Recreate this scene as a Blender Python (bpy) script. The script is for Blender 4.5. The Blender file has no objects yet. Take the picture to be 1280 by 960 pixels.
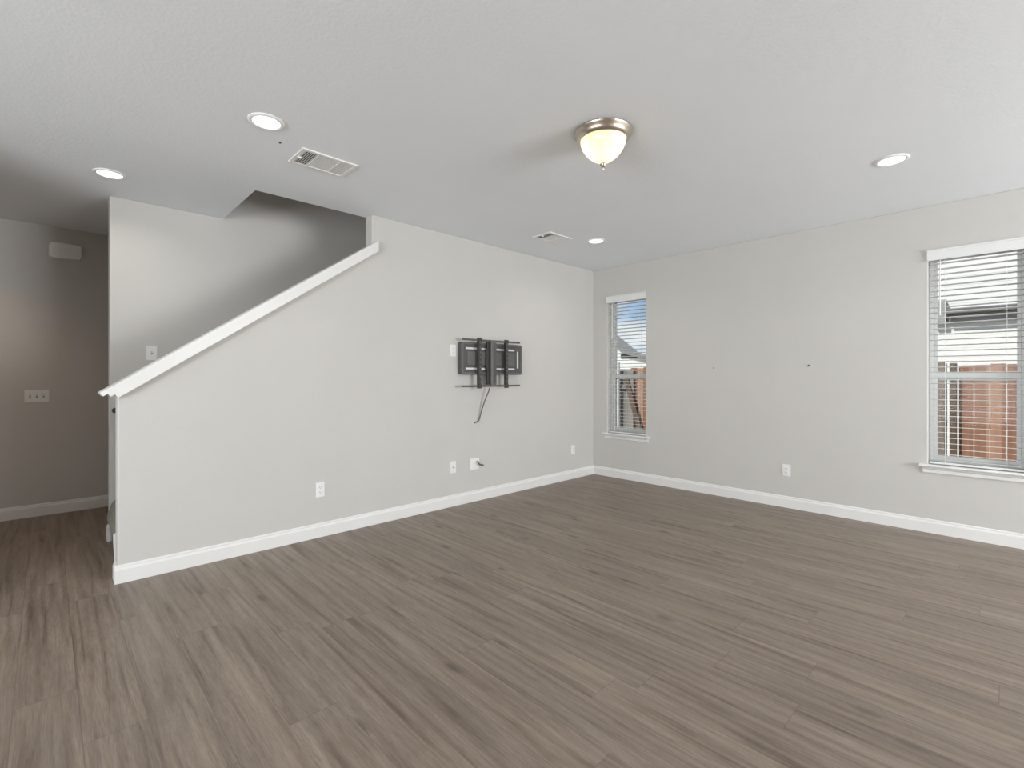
import bpy, bmesh, math, random
from mathutils import Vector, Matrix
random.seed(7)
SC = bpy.context.scene
COL = SC.collection

# ------------------------------------------------------------------ camera, sky, sun, large lights, exposure
SC.view_settings.view_transform = 'Standard'
SC.view_settings.look = 'None'
SC.view_settings.exposure = 0.0
SC.view_settings.gamma = 1.0
SC.view_settings.use_curve_mapping = False
SC.cycles.use_denoising = True
SC.cycles.max_bounces = 10
SC.cycles.diffuse_bounces = 6
SC.cycles.transparent_max_bounces = 24
SC.cycles.caustics_reflective = False
SC.cycles.caustics_refractive = False
SC.cycles.sample_clamp_indirect = 6.0

CEIL = 2.741
cam_d = bpy.data.cameras.new('camera')
cam_d.sensor_width = 36.0
cam_d.lens = 602.0 / 1280.0 * 36.0
cam_d.shift_y = -8.0 / 1280.0
cam_d.clip_start = 0.05
cam = bpy.data.objects.new('camera', cam_d)
COL.objects.link(cam)
cam.location = (3.918, -5.330, 1.300)
cam.rotation_euler = (math.pi / 2, 0, math.radians(45.936))
SC.camera = cam

SKY_STRENGTH = 1.0
world = bpy.data.worlds.new('sky')
SC.world = world
world.use_nodes = True
wn = world.node_tree
wn.nodes.clear()
def N(nt, kind, **kw):
    n = nt.nodes.new(kind)
    for k, v in kw.items():
        if k in n.inputs.keys():
            n.inputs[k].default_value = v
        else:
            setattr(n, k, v)
    return n
def ramp(nt, stops, interp='LINEAR'):
    r = nt.nodes.new('ShaderNodeValToRGB')
    r.color_ramp.interpolation = interp
    el = r.color_ramp.elements
    while len(el) < len(stops):
        el.new(0.5)
    for e, (p, c) in zip(el, stops):
        e.position = p
        e.color = (c[0], c[1], c[2], 1) if len(c) == 3 else c
    return r
tc = N(wn, 'ShaderNodeTexCoord')
sep = N(wn, 'ShaderNodeSeparateXYZ')
wn.links.new(tc.outputs['Generated'], sep.inputs[0])
skyr = ramp(wn, [(0.0, (0.62, 0.74, 0.88)), (0.12, (0.36, 0.54, 0.80)), (0.6, (0.13, 0.28, 0.60))])
wn.links.new(sep.outputs['Z'], skyr.inputs[0])
cmap = N(wn, 'ShaderNodeMapping')
cmap.inputs['Scale'].default_value = (1.0, 1.0, 3.2)
wn.links.new(tc.outputs['Generated'], cmap.inputs[0])
cn = N(wn, 'ShaderNodeTexNoise', Scale=3.4, Detail=7.0, Roughness=0.58)
wn.links.new(cmap.outputs[0], cn.inputs['Vector'])
cr = ramp(wn, [(0.40, (0, 0, 0)), (0.60, (1, 1, 1))])
wn.links.new(cn.outputs['Fac'], cr.inputs[0])
cmix = N(wn, 'ShaderNodeMix', data_type='RGBA')
wn.links.new(cr.outputs[0], cmix.inputs['Factor'])
wn.links.new(skyr.outputs[0], cmix.inputs['A'])
cmix.inputs['B'].default_value = (0.92, 0.94, 0.97, 1)
bg = N(wn, 'ShaderNodeBackground', Strength=SKY_STRENGTH)
wn.links.new(cmix.outputs['Result'], bg.inputs['Color'])
wo = N(wn, 'ShaderNodeOutputWorld')
wn.links.new(bg.outputs[0], wo.inputs[0])

def add_light(name, kind, loc, target=None, energy=10, color=(1, 1, 1), size=None, size_y=None, spread=None):
    d = bpy.data.lights.new(name, kind)
    d.energy = energy
    d.color = color
    if kind == 'AREA':
        if size_y:
            d.shape = 'RECTANGLE'
            d.size, d.size_y = size, size_y
        else:
            d.shape = 'DISK'
            d.size = size
        if spread:
            d.spread = spread
    o = bpy.data.objects.new(name, d)
    COL.objects.link(o)
    o.location = loc
    if target is not None:
        v = Vector(target) - Vector(loc)
        o.rotation_euler = v.to_track_quat('-Z', 'Y').to_euler()
    return o
sun = add_light('sun', 'SUN', (0, -10, 20), None, 5.6, (1.0, 0.95, 0.88))
sun.rotation_euler = Vector((0.35, 0.75, -1.05)).to_track_quat('-Z', 'Y').to_euler()
sun.data.angle = math.radians(0.6)

# added fill lights, set at made-up glazed openings behind the camera
XR, YB, XH = 8.60, -10.0, -2.43      # right wall, rear wall, hall wall
FILL_TINT = (0.95, 0.98, 1.0)
add_light('added_fill_right', 'AREA', (XR - 0.05, -1.7, 1.45), (0, -1.7, 2.9), 315, FILL_TINT, 3.0, 1.7)
add_light('added_fill_rear', 'AREA', (3.2, YB + 0.05, 1.25), (3.2, 0, 5.0), 270, FILL_TINT, 3.6, 2.2)
add_light('added_fill_rear_left', 'AREA', (0.2, YB + 0.05, 1.5), (0.2, 0, 1.5), 20, FILL_TINT, 1.6, 1.5)

add_light('added_stair_fill', 'AREA', (-0.58, -2.2, 5.2), (-0.58, -2.2, 0), 5, (1.0, 0.95, 0.9), 0.8, 2.5)  # weak fill added to lift the dark top of the stairwell

CAN_POWER = 2.6
DOME_POWER = 0.8

# ------------------------------------------------------------------ materials
def new_mat(name):
    m = bpy.data.materials.new(name)
    m.use_nodes = True
    nt = m.node_tree
    b = nt.nodes['Principled BSDF']
    return m, nt, b
def objco(nt, scale=(1, 1, 1)):
    t = N(nt, 'ShaderNodeTexCoord')
    mp = N(nt, 'ShaderNodeMapping')
    mp.inputs['Scale'].default_value = scale
    nt.links.new(t.outputs['Object'], mp.inputs[0])
    return mp.outputs[0]
def mat(name, color, rough=0.5, metal=0.0, var=0.04, vscale=12.0, bump=0.0, bscale=200.0, spec=0.5, stretch=(1, 1, 1)):
    m, nt, b = new_mat(name)
    co = objco(nt, stretch)
    n = N(nt, 'ShaderNodeTexNoise', Scale=vscale, Detail=4.0)
    nt.links.new(co, n.inputs['Vector'])
    lo = tuple(c * (1 - var) for c in color)
    hi = tuple(min(1, c * (1 + var)) for c in color)
    r = ramp(nt, [(0.3, lo), (0.7, hi)])
    nt.links.new(n.outputs['Fac'], r.inputs[0])
    nt.links.new(r.outputs[0], b.inputs['Base Color'])
    b.inputs['Roughness'].default_value = rough
    b.inputs['Metallic'].default_value = metal
    b.inputs['Specular IOR Level'].default_value = spec
    if bump:
        n2 = N(nt, 'ShaderNodeTexNoise', Scale=bscale, Detail=3.0)
        nt.links.new(co, n2.inputs['Vector'])
        bp = N(nt, 'ShaderNodeBump', Strength=bump, Distance=0.01)
        nt.links.new(n2.outputs['Fac'], bp.inputs['Height'])
        nt.links.new(bp.outputs[0], b.inputs['Normal'])
    return m
def emit_mat(name, color, strength):
    m, nt, b = new_mat(name)
    b.inputs['Base Color'].default_value = (*color, 1)
    b.inputs['Emission Color'].default_value = (*color, 1)
    b.inputs['Emission Strength'].default_value = strength
    return m

M = {}
M['wall'] = mat('greige_wall_paint', (0.578, 0.562, 0.538), 0.75, var=0.012, vscale=2.0, bump=0.10, bscale=90, spec=0.25)
M['ceiling'] = mat('white_ceiling_paint', (0.835, 0.862, 0.89), 0.85, var=0.01, vscale=2.0, bump=0.16, bscale=75, spec=0.2)
M['trim'] = mat('white_trim_paint', (0.76, 0.752, 0.738), 0.4, var=0.015, vscale=4.0)
M['vinyl'] = mat('white_window_vinyl', (0.64, 0.645, 0.625), 0.35, var=0.01)
M['blind'] = mat('white_blind_slats', (0.76, 0.76, 0.75), 0.45, var=0.01)
M['plastic'] = mat('white_plastic', (0.80, 0.80, 0.785), 0.35, var=0.01)
M['slot'] = mat('dark_slot', (0.03, 0.03, 0.03), 0.6)
M['black'] = mat('black_powder_coat', (0.040, 0.039, 0.038), 0.45, var=0.15, vscale=30)
M['dark_grey'] = mat('dark_grey_steel', (0.085, 0.083, 0.080), 0.42, var=0.10, vscale=25)
M['mid_grey'] = mat('mid_grey_steel', (0.13, 0.127, 0.122), 0.40, var=0.08, vscale=25)
M['cable'] = mat('grey_cable_jacket', (0.10, 0.095, 0.09), 0.5)
M['nickel'] = mat('brushed_nickel', (0.62, 0.55, 0.47), 0.28, 1.0, var=0.05, vscale=40)
M['carpet'] = mat('grey_green_carpet', (0.26, 0.265, 0.22), 0.95, var=0.28, vscale=60, bump=1.0, bscale=160, spec=0.1)
M['vent_dark'] = mat('duct_interior', (0.10, 0.10, 0.10), 0.8)
M['grass'] = mat('dry_lawn', (0.36, 0.33, 0.24), 0.95, var=0.3, vscale=6, bump=0.6, bscale=60)
M['siding_trim'] = mat('white_house_trim', (0.80, 0.80, 0.78), 0.6)
M['shingle'] = mat('grey_shingles', (0.20, 0.20, 0.205), 0.9, var=0.25, vscale=25)
M['gutter'] = mat('grey_gutter', (0.30, 0.30, 0.30), 0.5)
M['dark_gutter'] = mat('dark_gutter', (0.11, 0.11, 0.11), 0.5)
M['bark'] = mat('bark', (0.13, 0.10, 0.075), 0.9, var=0.3, vscale=20)
M['leaf'] = mat('leaves', (0.09, 0.14, 0.05), 0.8, var=0.4, vscale=9)
M['lens'] = emit_mat('frosted_lamp_lens', (1.0, 0.985, 0.96), 1.6)
M['reflector'] = mat('white_reflector', (0.9, 0.9, 0.9), 0.3, var=0.01)

def floor_mat():
    m, nt, b = new_mat('vinyl_plank_oak')
    L = nt.links.new
    t = N(nt, 'ShaderNodeTexCoord')
    s = N(nt, 'ShaderNodeSeparateXYZ')
    L(t.outputs['Object'], s.inputs[0])
    def math_(op, a, bb=None, c=None):
        n = N(nt, 'ShaderNodeMath', operation=op)
        for i, v in enumerate((a, bb, c)):
            if v is None: continue
            if isinstance(v, (int, float)): n.inputs[i].default_value = v
            else: L(v, n.inputs[i])
        return n.outputs[0]
    W, LEN = 0.187, 1.50
    row_f = math_('DIVIDE', s.outputs['Y'], W)
    row = math_('FLOOR', row_f)
    fy = math_('FRACT', row_f)
    wn1 = N(nt, 'ShaderNodeTexWhiteNoise', noise_dimensions='1D')
    L(row, wn1.inputs['W'])
    xs = math_('DIVIDE', s.outputs['X'], LEN)
    xo = math_('ADD', xs, wn1.outputs['Value'])
    col = math_('FLOOR', xo)
    fx = math_('FRACT', xo)
    cmb = N(nt, 'ShaderNodeCombineXYZ')
    L(row, cmb.inputs[0]); L(col, cmb.inputs[1])
    wn2 = N(nt, 'ShaderNodeTexWhiteNoise', noise_dimensions='2D')
    L(cmb.outputs[0], wn2.inputs['Vector'])
    # grain coordinates, shifted plank by plank
    gx = math_('MULTIPLY_ADD', wn2.outputs['Value'], 37.0, s.outputs['X'])
    gy = math_('MULTIPLY_ADD', wn2.outputs['Value'], 11.0, s.outputs['Y'])
    def gvec(ax, ay):
        c = N(nt, 'ShaderNodeCombineXYZ')
        L(math_('MULTIPLY', gx, ax), c.inputs[0]); L(math_('MULTIPLY', gy, ay), c.inputs[1])
        return c.outputs[0]
    g1 = N(nt, 'ShaderNodeTexNoise', Scale=1.0, Detail=6.0, Roughness=0.62, Distortion=0.6)
    L(gvec(1.15, 21.0), g1.inputs['Vector'])
    g2 = N(nt, 'ShaderNodeTexNoise', Scale=1.0, Detail=5.0, Roughness=0.7)
    L(gvec(12.0, 150.0), g2.inputs['Vector'])
    g3 = N(nt, 'ShaderNodeTexNoise', Scale=1.0, Detail=3.0, Roughness=0.5, Distortion=1.5)
    L(gvec(0.8, 6.0), g3.inputs['Vector'])
    # cathedral figure: rings of a stretched field
    wv = N(nt, 'ShaderNodeTexWave', wave_type='BANDS', bands_direction='Y', Scale=1.0, Distortion=9.0, Detail=2.0)
    wv.inputs['Detail Scale'].default_value = 0.7
    L(gvec(0.9, 6.0), wv.inputs['Vector'])
    r1 = ramp(nt, [(0.28, (0.115, 0.084, 0.061)), (0.44, (0.222, 0.175, 0.138)), (0.66, (0.290, 0.236, 0.191))])
    L(g1.outputs['Fac'], r1.inputs[0])
    def mixc(kind, fac, a, bcol):
        n = N(nt, 'ShaderNodeMix', data_type='RGBA', blend_type=kind)
        if isinstance(fac, (int, float)): n.inputs['Factor'].default_value = fac
        else: L(fac, n.inputs['Factor'])
        L(a, n.inputs['A'])
        if isinstance(bcol, tuple): n.inputs['B'].default_value = (*bcol, 1)
        else: L(bcol, n.inputs['B'])
        return n.outputs['Result']
    r2 = ramp(nt, [(0.3, (0.66, 0.64, 0.61)), (0.58, (1.08, 1.08, 1.08))])
    L(g2.outputs['Fac'], r2.inputs[0])
    c = mixc('MULTIPLY', 0.75, r1.outputs[0], r2.outputs[0])
    rw = ramp(nt, [(0.0, (0.84, 0.83, 0.82)), (0.5, (1.05, 1.05, 1.05))])
    L(wv.outputs['Fac'], rw.inputs[0])
    c = mixc('MULTIPLY', 0.6, c, rw.outputs[0])
    r3 = ramp(nt, [(0.35, (0.84, 0.84, 0.86)), (0.65, (1.07, 1.06, 1.04))])
    L(g3.outputs['Fac'], r3.inputs[0])
    c = mixc('MULTIPLY', 0.8, c, r3.outputs[0])
    # plank to plank tone
    rt = ramp(nt, [(0.0, (0.93, 0.93, 0.94)), (0.5, (1.0, 0.995, 0.99)), (1.0, (1.05, 1.045, 1.035))])
    L(wn2.outputs['Value'], rt.inputs[0])
    c = mixc('MULTIPLY', 0.9, c, rt.outputs[0])
    # knots
    vo = N(nt, 'ShaderNodeTexVoronoi', Scale=1.0, Randomness=1.0)
    L(gvec(2.1, 5.5), vo.inputs['Vector'])
    rk = ramp(nt, [(0.0, (1, 1, 1)), (0.07, (0.7, 0.7, 0.7)), (0.16, (0, 0, 0))])
    L(vo.outputs['Distance'], rk.inputs[0])
    kn = N(nt, 'ShaderNodeSeparateColor')
    L(vo.outputs['Color'], kn.inputs[0])
    kmask = math_('MULTIPLY', math_('GREATER_THAN', kn.outputs[0], 0.62), rk.outputs[0])
    c = mixc('MIX', math_('MULTIPLY', kmask, 0.75), c, (0.065, 0.050, 0.038))
    # joints
    ey = math_('MINIMUM', fy, math_('SUBTRACT', 1.0, fy))
    ex = math_('MINIMUM', fx, math_('SUBTRACT', 1.0, fx))
    jy = math_('LESS_THAN', ey, 0.0075)
    jx = math_('LESS_THAN', ex, 0.0011)
    j = math_('MAXIMUM', jy, jx)
    c = mixc('MIX', math_('MULTIPLY', j, 0.4), c, (0.075, 0.062, 0.052))
    L(c, b.inputs['Base Color'])
    rr = N(nt, 'ShaderNodeMapRange')
    L(g2.outputs['Fac'], rr.inputs['Value'])
    rr.inputs['To Min'].default_value = 0.36
    rr.inputs['To Max'].default_value = 0.50
    L(rr.outputs[0], b.inputs['Roughness'])
    b.inputs['Specular IOR Level'].default_value = 0.45
    bp = N(nt, 'ShaderNodeBump', Strength=0.12, Distance=0.002)
    L(math_('SUBTRACT', g2.outputs['Fac'], j), bp.inputs['Height'])
    L(bp.outputs[0], b.inputs['Normal'])
    return m
M['floor'] = floor_mat()

def plank_fence_mat(name, lo, mid, hi, width=0.14):
    m, nt, b = new_mat(name)
    L = nt.links.new
    co = objco(nt, (1 / width, 1 / width, 1))
    s = N(nt, 'ShaderNodeSeparateXYZ'); L(co, s.inputs[0])
    fl = N(nt, 'ShaderNodeMath', operation='FLOOR'); L(s.outputs['X'], fl.inputs[0])
    w = N(nt, 'ShaderNodeTexWhiteNoise', noise_dimensions='1D'); L(fl.outputs[0], w.inputs['W'])
    g = N(nt, 'ShaderNodeTexNoise', Scale=1.0, Detail=5.0)
    mp = N(nt, 'ShaderNodeMapping'); mp.inputs['Scale'].default_value = (4, 4, 1.2)
    L(co, mp.inputs[0]); L(mp.outputs[0], g.inputs['Vector'])
    a = N(nt, 'ShaderNodeMath', operation='ADD'); L(w.outputs['Value'], a.inputs[0]); L(g.outputs['Fac'], a.inputs[1])
    h = N(nt, 'ShaderNodeMath', operation='MULTIPLY'); L(a.outputs[0], h.inputs[0]); h.inputs[1].default_value = 0.5
    r = ramp(nt, [(0.2, lo), (0.5, mid), (0.8, hi)])
    L(h.outputs[0], r.inputs[0]); L(r.outputs[0], b.inputs['Base Color'])
    b.inputs['Roughness'].default_value = 0.9
    return m
M['cedar'] = plank_fence_mat('cedar_fence_boards', (0.22, 0.105, 0.065), (0.31, 0.165, 0.11), (0.40, 0.24, 0.17))
M['gate_wood'] = plank_fence_mat('grey_gate_boards', (0.15, 0.135, 0.125), (0.20, 0.185, 0.175), (0.25, 0.235, 0.225))
M['post_wood'] = mat('weathered_post_wood', (0.20, 0.16, 0.135), 0.9, var=0.25, vscale=8, stretch=(6, 6, 0.6))
M['dark_wood'] = mat('dark_brown_wood', (0.11, 0.075, 0.055), 0.9, var=0.25, vscale=10)

def siding_mat():
    m, nt, b = new_mat('white_lap_siding')
    L = nt.links.new
    co = objco(nt)
    s = N(nt, 'ShaderNodeSeparateXYZ'); L(co, s.inputs[0])
    mu = N(nt, 'ShaderNodeMath', operation='DIVIDE'); L(s.outputs['Z'], mu.inputs[0]); mu.inputs[1].default_value = 0.17
    fr = N(nt, 'ShaderNodeMath', operation='FRACT'); L(mu.outputs[0], fr.inputs[0])
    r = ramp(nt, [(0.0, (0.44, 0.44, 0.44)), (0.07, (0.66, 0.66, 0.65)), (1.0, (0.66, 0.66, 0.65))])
    L(fr.outputs[0], r.inputs[0]); L(r.outputs[0], b.inputs['Base Color'])
    bp = N(nt, 'ShaderNodeBump', Strength=0.6, Distance=0.02, invert=True)
    L(fr.outputs[0], bp.inputs['Height']); L(bp.outputs[0], b.inputs['Normal'])
    b.inputs['Roughness'].default_value = 0.7
    return m
M['siding'] = siding_mat()

def glass_mat():
    m, nt, b = new_mat('window_glass')
    nt.nodes.remove(b)
    o = nt.nodes['Material Output']
    tr = N(nt, 'ShaderNodeBsdfTransparent'); tr.inputs[0].default_value = (0.95, 0.97, 0.965, 1)
    gl = N(nt, 'ShaderNodeBsdfGlossy'); gl.inputs['Roughness'].default_value = 0.02
    fr = N(nt, 'ShaderNodeFresnel', IOR=1.45)
    mx = N(nt, 'ShaderNodeMixShader')
    fm = N(nt, 'ShaderNodeMath', operation='MULTIPLY'); fm.inputs[1].default_value = 0.12
    nt.links.new(fr.outputs[0], fm.inputs[0]); nt.links.new(fm.outputs[0], mx.inputs[0]); nt.links.new(tr.outputs[0], mx.inputs[1]); nt.links.new(gl.outputs[0], mx.inputs[2])
    nt.links.new(mx.outputs[0], o.inputs[0])
    return m
M['glass'] = glass_mat()
def screen_mat():
    m, nt, b = new_mat('insect_screen_mesh')
    nt.nodes.remove(b)
    o = nt.nodes['Material Output']
    tr = N(nt, 'ShaderNodeBsdfTransparent')
    df = N(nt, 'ShaderNodeBsdfDiffuse'); df.inputs[0].default_value = (0.35, 0.35, 0.35, 1)
    mx = N(nt, 'ShaderNodeMixShader'); mx.inputs[0].default_value = 0.22
    nt.links.new(tr.outputs[0], mx.inputs[1]); nt.links.new(df.outputs[0], mx.inputs[2])
    nt.links.new(mx.outputs[0], o.inputs[0])
    return m
M['screen'] = screen_mat()
def alabaster_mat():
    m, nt, b = new_mat('alabaster_glass')
    nt.nodes.remove(b)
    o = nt.nodes['Material Output']
    co = objco(nt)
    n = N(nt, 'ShaderNodeTexNoise', Scale=9.0, Detail=4.0, Distortion=1.2)
    nt.links.new(co, n.inputs['Vector'])
    r = ramp(nt, [(0.3, (0.95, 0.84, 0.66)), (0.7, (0.98, 0.94, 0.86))])
    nt.links.new(n.outputs['Fac'], r.inputs[0])
    tl = N(nt, 'ShaderNodeBsdfTranslucent'); df = N(nt, 'ShaderNodeBsdfDiffuse'); gl = N(nt, 'ShaderNodeBsdfGlossy')
    gl.inputs['Roughness'].default_value = 0.15
    nt.links.new(r.outputs[0], tl.inputs[0]); nt.links.new(r.outputs[0], df.inputs[0])
    m1 = N(nt, 'ShaderNodeMixShader'); m1.inputs[0].default_value = 0.4
    nt.links.new(tl.outputs[0], m1.inputs[1]); nt.links.new(df.outputs[0], m1.inputs[2])
    m2 = N(nt, 'ShaderNodeMixShader'); m2.inputs[0].default_value = 0.05
    nt.links.new(m1.outputs[0], m2.inputs[1]); nt.links.new(gl.outputs[0], m2.inputs[2])
    nt.links.new(m2.outputs[0], o.inputs[0])
    return m
M['alabaster'] = alabaster_mat()

# ------------------------------------------------------------------ mesh helpers
class MB:
    def __init__(self): self.bm = bmesh.new()
    def box(self, x0, x1, y0, y1, z0, z1, rot=None, pivot=None):
        vs = [self.bm.verts.new((x, y, z)) for x in (x0, x1) for y in (y0, y1) for z in (z0, z1)]
        for f in ((0, 1, 3, 2), (4, 6, 7, 5), (0, 4, 5, 1), (2, 3, 7, 6), (0, 2, 6, 4), (1, 5, 7, 3)):
            self.bm.faces.new([vs[i] for i in f])
        if rot is not None:
            p = Vector(pivot) if pivot else Vector(((x0 + x1) / 2, (y0 + y1) / 2, (z0 + z1) / 2))
            for v in vs: v.co = p + rot @ (v.co - p)
        return self
    def prism(self, pts, axis, a, b):
        """polygon pts in the two remaining axes (in xyz order), extruded along axis from a to b"""
        def mk(p, t):
            q = list(p); q.insert(axis, t); return self.bm.verts.new(q)
        A = [mk(p, a) for p in pts]; B = [mk(p, b) for p in pts]
        self.bm.faces.new(A); self.bm.faces.new(B[::-1])
        n = len(pts)
        for i in range(n):
            self.bm.faces.new((A[i], B[i], B[(i + 1) % n], A[(i + 1) % n]))
        return self
    def grid(self, us, vs, holes, axis, a, b):
        """slab of cells; holes is a list of (u0,u1,v0,v1) left open, with reveals"""
        def solid(i, j):
            if i < 0 or j < 0 or i >= len(us) - 1 or j >= len(vs) - 1: return False
            cu, cv = (us[i] + us[i + 1]) / 2, (vs[j] + vs[j + 1]) / 2
            return not any(h[0] < cu < h[1] and h[2] < cv < h[3] for h in holes)
        cache = {}
        def V(i, j, t):
            k = (i, j, t)
            if k not in cache:
                q = [us[i], vs[j]]; q.insert(axis, t); cache[k] = self.bm.verts.new(q)
            return cache[k]
        for i in range(len(us) - 1):
            for j in range(len(vs) - 1):
                if not solid(i, j): continue
                for t in (a, b):
                    self.bm.faces.new((V(i, j, t), V(i + 1, j, t), V(i + 1, j + 1, t), V(i, j + 1, t)))
                for di, dj, e in ((-1, 0, ((i, j), (i, j + 1))), (1, 0, ((i + 1, j), (i + 1, j + 1))),
                                  (0, -1, ((i, j), (i + 1, j))), (0, 1, ((i, j + 1), (i + 1, j + 1)))):
                    if not solid(i + di, j + dj):
                        p, q = e
                        self.bm.faces.new((V(*p, a), V(*q, a), V(*q, b), V(*p, b)))
        return self
    def tube(self, pts, r, seg=8, caps=True):
        pts = [Vector(p) for p in pts]
        rings = []
        up = None
        for i, p in enumerate(pts):
            d = (pts[min(i + 1, len(pts) - 1)] - pts[max(i - 1, 0)]).normalized()
            if up is None:
                up = d.orthogonal().normalized()
            up = (up - d * up.dot(d)).normalized()
            s = d.cross(up)
            rr = r[i] if isinstance(r, (list, tuple)) else r
            rings.append([self.bm.verts.new(p + (up * math.cos(t) + s * math.sin(t)) * rr)
                          for t in [2 * math.pi * k / seg for k in range(seg)]])
        for A, B in zip(rings, rings[1:]):
            for k in range(seg):
                self.bm.faces.new((A[k], A[(k + 1) % seg], B[(k + 1) % seg], B[k]))
        if caps:
            self.bm.faces.new(rings[0][::-1]); self.bm.faces.new(rings[-1])
        return self
    def lathe(self, prof, center=(0, 0, 0), seg=48, close=False, axis='Z'):
        c = Vector(center)
        rings = []
        for r, z in prof:
            if r < 1e-6:
                rings.append([self.bm.verts.new(c + self._ax(0, 0, z, axis))])
            else:
                rings.append([self.bm.verts.new(c + self._ax(r * math.cos(t), r * math.sin(t), z, axis))
                              for t in [2 * math.pi * k / seg for k in range(seg)]])
        pairs = list(zip(rings, rings[1:]))
        if close: pairs.append((rings[-1], rings[0]))
        for A, B in pairs:
            for k in range(seg):
                a0, a1 = A[k % len(A)], A[(k + 1) % len(A)]
                b0, b1 = B[k % len(B)], B[(k + 1) % len(B)]
                f = []
                for v in (a0, a1, b1, b0):
                    if v not in f: f.append(v)
                if len(f) > 2: self.bm.faces.new(f)
        return self
    @staticmethod
    def _ax(x, y, z, axis):
        return Vector((x, y, z)) if axis == 'Z' else (Vector((z, x, y)) if axis == 'X' else Vector((x, -z, y)))
    def build(self, name, material, parent=None, bevel=0.0, smooth=False, origin=None, segs=2):
        bmesh.ops.recalc_face_normals(self.bm, faces=self.bm.faces)
        me = bpy.data.meshes.new(name)
        o = bpy.data.objects.new(name, me)
        if origin is not None:
            for v in self.bm.verts: v.co -= Vector(origin)
            o.location = origin
        self.bm.to_mesh(me); self.bm.free()
        me.materials.append(material)
        COL.objects.link(o)
        if parent is not None: o.parent = parent
        if smooth:
            for p in me.polygons: p.use_smooth = True
            try:
                me.set_sharp_from_angle(angle=math.radians(40))
            except Exception: pass
        if bevel:
            b = o.modifiers.new('bevel', 'BEVEL')
            b.width = bevel; b.segments = segs; b.limit_method = 'ANGLE'; b.angle_limit = math.radians(35)
        return o
def structure(o):
    o['kind'] = 'structure'
    return o
def tag(o, label, cat, group=None):
    o['label'] = label; o['category'] = cat
    if group: o['group'] = group
    return o
def empty(name, loc, label, cat, group=None, rz=0.0):
    o = bpy.data.objects.new(name, None)
    o.empty_display_size = 0.1
    COL.objects.link(o)
    o.location = loc; o.rotation_euler = (0, 0, rz)
    return tag(o, label, cat, group)
def dup(root, loc, label, rz=None):
    r = root.copy(); COL.objects.link(r); r.location = loc
    if rz is not None: r.rotation_euler = (0, 0, rz)
    r['label'] = label
    for ch in list(root.children):
        c = ch.copy(); COL.objects.link(c); c.parent = r
        for g in list(ch.children):
            d = g.copy(); COL.objects.link(d); d.parent = c
    return r

# ------------------------------------------------------------------ the room shell
T = 0.12
XF = -1.04            # far wall of the stair
YE = -5.005           # end of the knee wall
YF = -4.967           # end of the far stair wall
YJ = -3.26            # where the full-height wall begins
YO = -4.17            # front edge of the stair opening in the ceiling
TOP = 5.30
SL = 0.695            # slope of the stair
def zcap(y): return 1.199 + (y + 5.004) * SL

structure(MB().box(XH - T, XR + T, YB - T, T, -0.12, 0.0).build('floor', M['floor'], origin=(0, 0, 0)))
structure(MB().grid([XH - T, XF - T / 2, -T, XR + T], [YB - T, YO, 0.001, T], [(XF - T / 2, -T, YO, 0.0)], 2, CEIL, CEIL + 0.30).build('ceiling', M['ceiling'], bevel=0.006))
# left wall: full height by the corner, sloping knee wall beside the stair
structure(MB().prism([(YE, 0), (0, 0), (0, CEIL), (YJ, CEIL), (YJ, zcap(YJ)), (YE, zcap(YE))], 0, -T, 0.0).build('wall_left', M['wall'], bevel=0.008))
# far wall of the stairwell, running up past the opening
structure(MB().prism([(YF, 0), (0, 0), (0, TOP), (YO, TOP), (YO, CEIL), (YF, CEIL)], 0, XF - T, XF).build('wall_stair', M['wall'], bevel=0.006))
structure(MB().box(-T, 0, YO, 0, CEIL + 0.30, TOP).build('wall_upper_left', M['wall']))
structure(MB().box(XF - T, 0, YO - T, YO, CEIL + 0.30, TOP).build('wall_upper_front', M['wall']))
structure(MB().box(XF - T, 0, YO - T, T, TOP, TOP + 0.1).build('ceiling_stair', M['ceiling']))
structure(MB().box(XF - T, 0, 0, T, CEIL + 0.30, TOP).build('wall_upper_back', M['wall']))
# window wall
W1 = (0.222, 0.790, 0.575, 2.345)
W2 = (3.441, 4.009, 0.575, 2.345)
us = [XH - T, W1[0], W1[1], W2[0], W2[1], XR + T]
structure(MB().grid(us, [0, W1[2], W1[3], CEIL], [W1, W2], 1, 0.0, 0.16).build('wall_back', M['wall'], bevel=0.006))
# hall
structure(MB().box(XH - T, XH, YB, 0, 0, CEIL).build('wall_hall', M['wall']))
structure(MB().box(XH, XF - T, -3.4, -3.4 + T, 0, CEIL).build('wall_hall_end', M['wall'], bevel=0.006))
structure(MB().box(XH, -0.1, -6.35, -6.35 + T, 0, CEIL).build('wall_hall_blocker', M['wall'], bevel=0.006))  # unseen wall added to keep the rear fill light off the hall
# behind the camera: right and rear walls, their openings made up for the fill light
R1 = (-3.2, -0.2, 0.6, 2.3)
structure(MB().grid([YB, R1[0], R1[1], 0], [0, R1[2], R1[3], CEIL], [R1], 0, XR, XR + T).build('wall_right', M['wall']))
D1 = (1.4, 5.0, 0.0, 2.35)
R2 = (-0.6, 1.0, 0.75, 2.25)
structure(MB().grid([XH, R2[0], R2[1], D1[0], D1[1], XR], [0, 0.75, 2.25, 2.35, CEIL], [D1, R2], 1, YB - T, YB).build('wall_rear', M['wall']))

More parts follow.
